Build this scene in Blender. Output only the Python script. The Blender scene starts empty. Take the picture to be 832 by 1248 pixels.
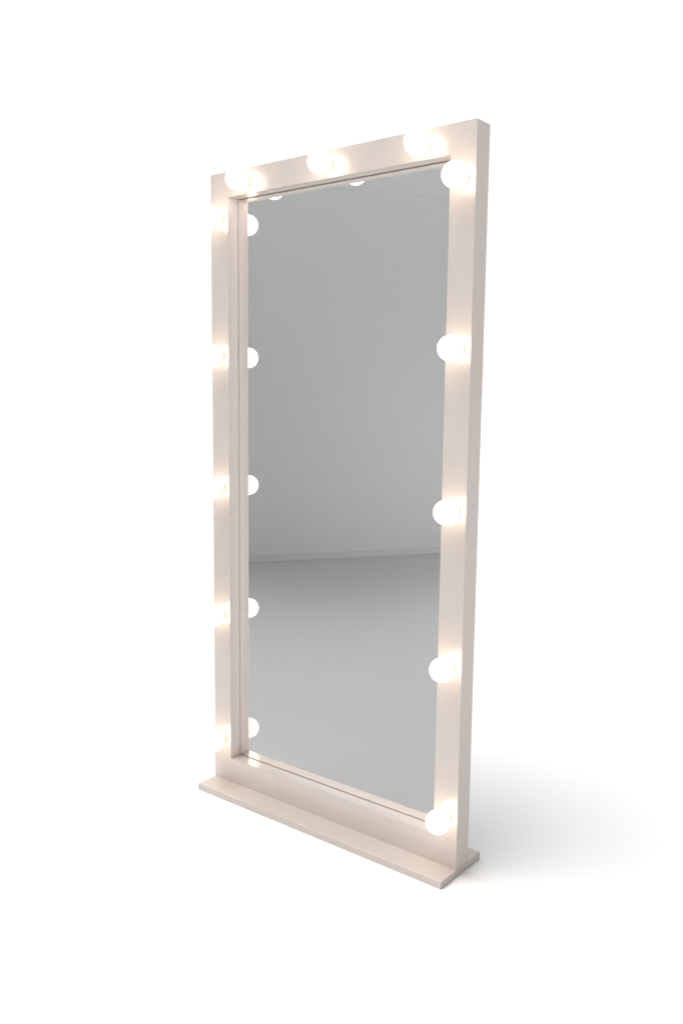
import bpy, bmesh, math
from mathutils import Vector, Matrix, Euler
C=bpy.context.collection
F=1075.22766; RX,RY,RZ=1.44300,-0.01078,0.67553
CAM=Vector((1.48741,-1.79206,1.17780))
W,H,B,BB,T,R,PF,PB,TH=.861,1.80,.068,.094,.057,.0394,.070,.061,.0195
Q=.0350; BR=.0295
ZS=[1.67785,1.29523,.91528,.53379,.14853]; XS=[-.2925,0,.2925]
HX=W/2-B/2

def mat(name,col,rough=.5,metal=0,noise=None,bump=0,scale=8,spec=.5):
    m=bpy.data.materials.new(name); m.use_nodes=True; nt=m.node_tree; b=nt.nodes['Principled BSDF']
    b.inputs['Base Color'].default_value=(*col,1); b.inputs['Roughness'].default_value=rough; b.inputs['Metallic'].default_value=metal
    b.inputs['Specular IOR Level'].default_value=spec
    if noise:
        tc=nt.nodes.new('ShaderNodeTexCoord'); n=nt.nodes.new('ShaderNodeTexNoise'); n.inputs['Scale'].default_value=scale; n.inputs['Detail'].default_value=4
        nt.links.new(tc.outputs['Object'],n.inputs['Vector'])
        r=nt.nodes.new('ShaderNodeMapRange'); r.inputs['To Min'].default_value=1-noise; r.inputs['To Max'].default_value=1+noise
        nt.links.new(n.outputs['Fac'],r.inputs['Value'])
        v=nt.nodes.new('ShaderNodeVectorMath'); v.operation='SCALE'; v.inputs[0].default_value=col
        nt.links.new(r.outputs['Result'],v.inputs['Scale']); nt.links.new(v.outputs['Vector'],b.inputs['Base Color'])
        if bump:
            n2=nt.nodes.new('ShaderNodeTexNoise'); n2.inputs['Scale'].default_value=260; nt.links.new(tc.outputs['Object'],n2.inputs['Vector'])
            bp=nt.nodes.new('ShaderNodeBump'); bp.inputs['Strength'].default_value=bump; bp.inputs['Distance'].default_value=.0005
            nt.links.new(n2.outputs['Fac'],bp.inputs['Height']); nt.links.new(bp.outputs['Normal'],b.inputs['Normal'])
    return m
def obj(name,bm,m,parent=None,smooth=False):
    me=bpy.data.meshes.new(name); bmesh.ops.recalc_face_normals(bm,faces=bm.faces) ; bm.to_mesh(me); bm.free()
    if smooth:
        for p in me.polygons: p.use_smooth=True
    me.materials.append(m); o=bpy.data.objects.new(name,me); C.objects.link(o); o.parent=parent; return o
def box(bm,lo,hi,bev=0):
    vs=[bm.verts.new((x,y,z)) for x in (lo[0],hi[0]) for y in (lo[1],hi[1]) for z in (lo[2],hi[2])]
    fs=[bm.faces.new([vs[i] for i in f]) for f in ((0,1,3,2),(4,6,7,5),(0,4,5,1),(2,3,7,6),(0,2,6,4),(1,5,7,3))]
    if bev: bmesh.ops.bevel(bm,geom=list({e for f in fs for e in f.edges}),offset=bev,segments=2,affect='EDGES',profile=.6)
def struct(o): o['kind']='structure'; return o

# materials
M_frame=mat('satin_blush_lacquer',(.60,.538,.498),.26,.25,noise=.014,bump=.06,scale=5)
M_lip_lit=mat('satin_blush_lacquer_lit_reveal',(.93,.865,.82),.45,.0)  # frame lacquer painted lighter, adding light the side reveals don't receive
M_base=mat('satin_blush_lacquer_base',(.55,.49,.45),.32,.2,noise=.018,bump=.06,scale=5)
M_back=mat('dark_backing_board',(.05,.045,.04),.7)
M_socket=mat('white_porcelain',(.80,.74,.69),.3)
M_bulb=bpy.data.materials.new('lit_opal_glass'); M_bulb.use_nodes=True
b=M_bulb.node_tree.nodes['Principled BSDF']; b.inputs['Base Color'].default_value=(.9,.88,.85,1); b.inputs['Roughness'].default_value=.2
b.inputs['Emission Color'].default_value=(1,.78,.62,1); b.inputs['Emission Strength'].default_value=5.2
# silvered glass: field greyed to dim reflections, border lightened to brighten the reflected lip
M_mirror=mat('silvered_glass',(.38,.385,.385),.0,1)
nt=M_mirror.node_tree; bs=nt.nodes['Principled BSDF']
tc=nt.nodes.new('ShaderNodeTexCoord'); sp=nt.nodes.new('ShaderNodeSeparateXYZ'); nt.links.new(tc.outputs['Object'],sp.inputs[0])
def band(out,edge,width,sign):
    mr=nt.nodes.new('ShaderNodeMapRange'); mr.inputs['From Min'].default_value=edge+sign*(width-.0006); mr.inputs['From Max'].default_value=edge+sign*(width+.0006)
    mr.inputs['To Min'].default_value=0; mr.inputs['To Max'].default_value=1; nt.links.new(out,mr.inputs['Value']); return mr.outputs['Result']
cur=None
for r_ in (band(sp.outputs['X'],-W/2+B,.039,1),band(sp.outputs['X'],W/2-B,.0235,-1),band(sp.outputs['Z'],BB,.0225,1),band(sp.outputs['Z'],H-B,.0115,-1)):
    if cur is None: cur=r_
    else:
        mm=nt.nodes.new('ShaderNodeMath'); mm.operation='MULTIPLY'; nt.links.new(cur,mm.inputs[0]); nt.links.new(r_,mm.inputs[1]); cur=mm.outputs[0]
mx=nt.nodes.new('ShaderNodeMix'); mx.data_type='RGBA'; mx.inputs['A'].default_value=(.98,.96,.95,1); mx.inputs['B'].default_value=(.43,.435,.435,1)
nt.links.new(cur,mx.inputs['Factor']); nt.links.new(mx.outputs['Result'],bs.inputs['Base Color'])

# mirror thing
root=bpy.data.objects.new('vanity_mirror',None); C.objects.link(root)
root['label']='tall floor standing mirror in a pale blush frame studded with lit round bulbs'; root['category']='mirror'
# frame ring
bm=bmesh.new()
def ring(y,x,z0,z1): return [bm.verts.new(v) for v in ((-x,y,z0),(x,y,z0),(x,y,z1),(-x,y,z1))]
of=ring(0,W/2,TH,H); inf=ring(0,W/2-B,BB,H-B); ob=ring(T,W/2,TH,H); ib=ring(T,W/2-B,BB,H-B)
for i in range(4):
    j=(i+1)%4
    bm.faces.new((of[i],of[j],inf[j],inf[i])); bm.faces.new((ob[j],ob[i],ib[i],ib[j]))
    bm.faces.new((of[j],of[i],ob[i],ob[j])); bm.faces.new((inf[i],inf[j],ib[j],ib[i]))
sharp=[e for e in bm.edges if e.calc_face_angle(0)>.5]
bmesh.ops.bevel(bm,geom=sharp,offset=.0016,segments=2,affect='EDGES')
fr=obj('frame',bm,M_frame,root); fr.data.materials.append(M_lip_lit)
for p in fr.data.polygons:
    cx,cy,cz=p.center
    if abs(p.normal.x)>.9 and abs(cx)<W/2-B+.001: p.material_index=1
# mirror glass with a hairline gap round it, seated against a backing board
g=.0020
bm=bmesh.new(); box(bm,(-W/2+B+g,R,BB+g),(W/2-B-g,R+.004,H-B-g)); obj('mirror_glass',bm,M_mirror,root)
bm=bmesh.new(); box(bm,(-W/2+B+.0003,R+.005,BB+.0003),(W/2-B-.0003,T-.003,H-B-.0003)); obj('backing_board',bm,M_back,root)
bm=bmesh.new(); box(bm,(-W/2-.001,-PF,0),(W/2+.001,T+PB,TH),.0015); obj('base_board',bm,M_base,root)
# bulbs
def bulb_meshes():
    bm=bmesh.new(); bmesh.ops.create_uvsphere(bm,u_segments=40,v_segments=24,radius=BR)
    bm2=bmesh.new(); n=40
    prof=[(.0180,0),(.0180,.002),(.0170,.0035),(.0162,.004),(.0162,.0075),(.0158,.0085),(.015,.009),(.015,.014)]
    rs=[[bm2.verts.new((r*math.cos(2*math.pi*k/n),-y,r*math.sin(2*math.pi*k/n))) for k in range(n)] for r,y in prof]
    for a,c in zip(rs,rs[1:]):
        for k in range(n): bm2.faces.new((a[k],a[(k+1)%n],c[(k+1)%n],c[k]))
    bm2.faces.new(rs[-1]); bm2.faces.new(rs[0][::-1])
    return bm,bm2
b1,b2=bulb_meshes()
bulb=obj('light_bulb',b1,M_bulb,root,True); sock=obj('socket',b2,M_socket,bulb,False)
for p in sock.data.polygons: p.use_smooth=len(p.vertices)==4
sm=sock.modifiers.new('e','EDGE_SPLIT'); sm.split_angle=.6
spots=[(x,H-B/2) for x in XS]+[(s*HX,z) for s in (-1,1) for z in ZS]
for i,(x,z) in enumerate(spots):
    if i==0: o=bulb; s=sock
    else:
        o=bulb.copy(); C.objects.link(o); s=sock.copy(); C.objects.link(s); s.parent=o; o.parent=root
    o.location=(x,-Q,z); s.location=(0,Q-.0003,0)

# camera
c=bpy.data.cameras.new('Camera'); cam=bpy.data.objects.new('Camera',c); C.objects.link(cam); bpy.context.scene.camera=cam
cam.location=CAM; cam.rotation_euler=(RX,RY,RZ); c.sensor_fit='VERTICAL'; c.sensor_height=36; c.lens=F/1248*36; c.clip_end=500; c.clip_start=.05

# wall seen in the mirror
Mx=Euler((RX,RY,RZ)).to_matrix()
def wallpt(u,v):
    d=Mx@Vector(((u-416)/F,-(v-624)/F,-1)); s=-CAM.z/d.z; q=CAM+s*d; return Vector((q.x,2*R-q.y,0))
a=wallpt(303,686); e=wallpt(538,674)
d=(e-a).normalized(); nrm=Vector((-d.y,d.x,0))
if nrm.dot(Vector((0,0,0))-a)<0: nrm=-nrm
L0=a-d*.5; L1=e+d*.9; CH=2.64
def slab(name,m,n0,n1,z0,z1):
    bm=bmesh.new(); pts=[L0+nrm*n0,L1+nrm*n0,L1+nrm*n1,L0+nrm*n1]
    lo=[bm.verts.new((p.x,p.y,z0)) for p in pts]; hi=[bm.verts.new((p.x,p.y,z1)) for p in pts]
    bm.faces.new(lo); bm.faces.new(hi)
    for i in range(4): bm.faces.new((lo[i],lo[(i+1)%4],hi[(i+1)%4],hi[i]))
    return struct(obj(name,bm,m))
slab('wall',mat('grey_wall_paint',(.85,.862,.85),.8,0,noise=.015,scale=.8),-.12,0,0,CH+.1)
slab('skirting',mat('white_skirting',(.80,.80,.79),.5),.001,.012,.001,.045)
slab('ceiling',mat('white_ceiling_paint',(.92,.925,.92),.8),.001,.9,CH,CH+.1)
# floor
M_floor=mat('pale_floor',(.8,.795,.79),.6,0,spec=.15)
nt=M_floor.node_tree; bs=nt.nodes['Principled BSDF']
tc=nt.nodes.new('ShaderNodeTexCoord'); mp=nt.nodes.new('ShaderNodeMapping'); mp.inputs['Rotation'].default_value=(0,0,-math.atan2(d.y,d.x))
br=nt.nodes.new('ShaderNodeTexBrick'); br.inputs['Scale'].default_value=1; br.inputs['Brick Width'].default_value=1.4; br.inputs['Row Height'].default_value=.19; br.inputs['Mortar Size'].default_value=.0015
br.inputs['Color1'].default_value=(.803,.799,.795,1); br.inputs['Color2'].default_value=(.797,.793,.789,1); br.inputs['Mortar'].default_value=(.787,.783,.779,1)
nt.links.new(tc.outputs['Object'],mp.inputs['Vector']); nt.links.new(mp.outputs['Vector'],br.inputs['Vector']); nt.links.new(br.outputs['Color'],bs.inputs['Base Color'])
bm=bmesh.new(); s=120; bm.faces.new([bm.verts.new(v) for v in ((-s,-s,0),(s,-s,0),(s,s,0),(-s,s,0))]); struct(obj('floor',bm,M_floor))

# studio light: white surround, a broad soft key high on the front left, dimmer on the right-hand side
w=bpy.data.worlds.new('World'); bpy.context.scene.world=w; w.use_nodes=True
nt=w.node_tree; bg=nt.nodes['Background']; bg.inputs['Color'].default_value=(1,1,1,1)
tc=nt.nodes.new('ShaderNodeTexCoord'); sp=nt.nodes.new('ShaderNodeSeparateXYZ')
def rng(src,f0,f1,t0,t1):
    m=nt.nodes.new('ShaderNodeMapRange'); m.interpolation_type='SMOOTHSTEP'
    for k,v in zip(('From Min','From Max','To Min','To Max'),(f0,f1,t0,t1)): m.inputs[k].default_value=v
    nt.links.new(src,m.inputs['Value']); return m.outputs['Result']
def dot(v):
    n=nt.nodes.new('ShaderNodeVectorMath'); n.operation='DOT_PRODUCT'; n.inputs[1].default_value=Vector(v).normalized(); nt.links.new(tc.outputs['Generated'],n.inputs[0]); return n.outputs['Value']
def op(o,x,y):
    n=nt.nodes.new('ShaderNodeMath'); n.operation=o
    for i,v in enumerate((x,y)):
        if isinstance(v,(int,float)): n.inputs[i].default_value=v
        else: nt.links.new(v,n.inputs[i])
    return n.outputs[0]
nt.links.new(tc.outputs['Generated'],sp.inputs[0])
base=op('MULTIPLY',rng(sp.outputs['Z'],.42,.75,1.04,.3),rng(dot((.92,-.39,0)),0,1,1,.15))
lobe=op('MULTIPLY',op('POWER',op('MAXIMUM',dot((-.27,-.22,.93)),0),13),8.6)
nt.links.new(op('ADD',base,lobe),bg.inputs['Strength'])
# unseen fill light, added to brighten the wall the mirror shows
l=bpy.data.lights.new('added_wall_fill','AREA'); l.shape='DISK'; l.size=1.2; l.energy=22; l.spread=math.radians(140)
o=bpy.data.objects.new('added_wall_fill',l); C.objects.link(o); o.location=e+d*.8+nrm*2.4+Vector((0,0,.8)); o.rotation_euler=((a*.7+e*.3)+Vector((0,0,.1))-o.location).to_track_quat('-Z','Y').to_euler()
sc=bpy.context.scene; sc.view_settings.view_transform='Standard'; sc.view_settings.look='None'; sc.view_settings.exposure=0
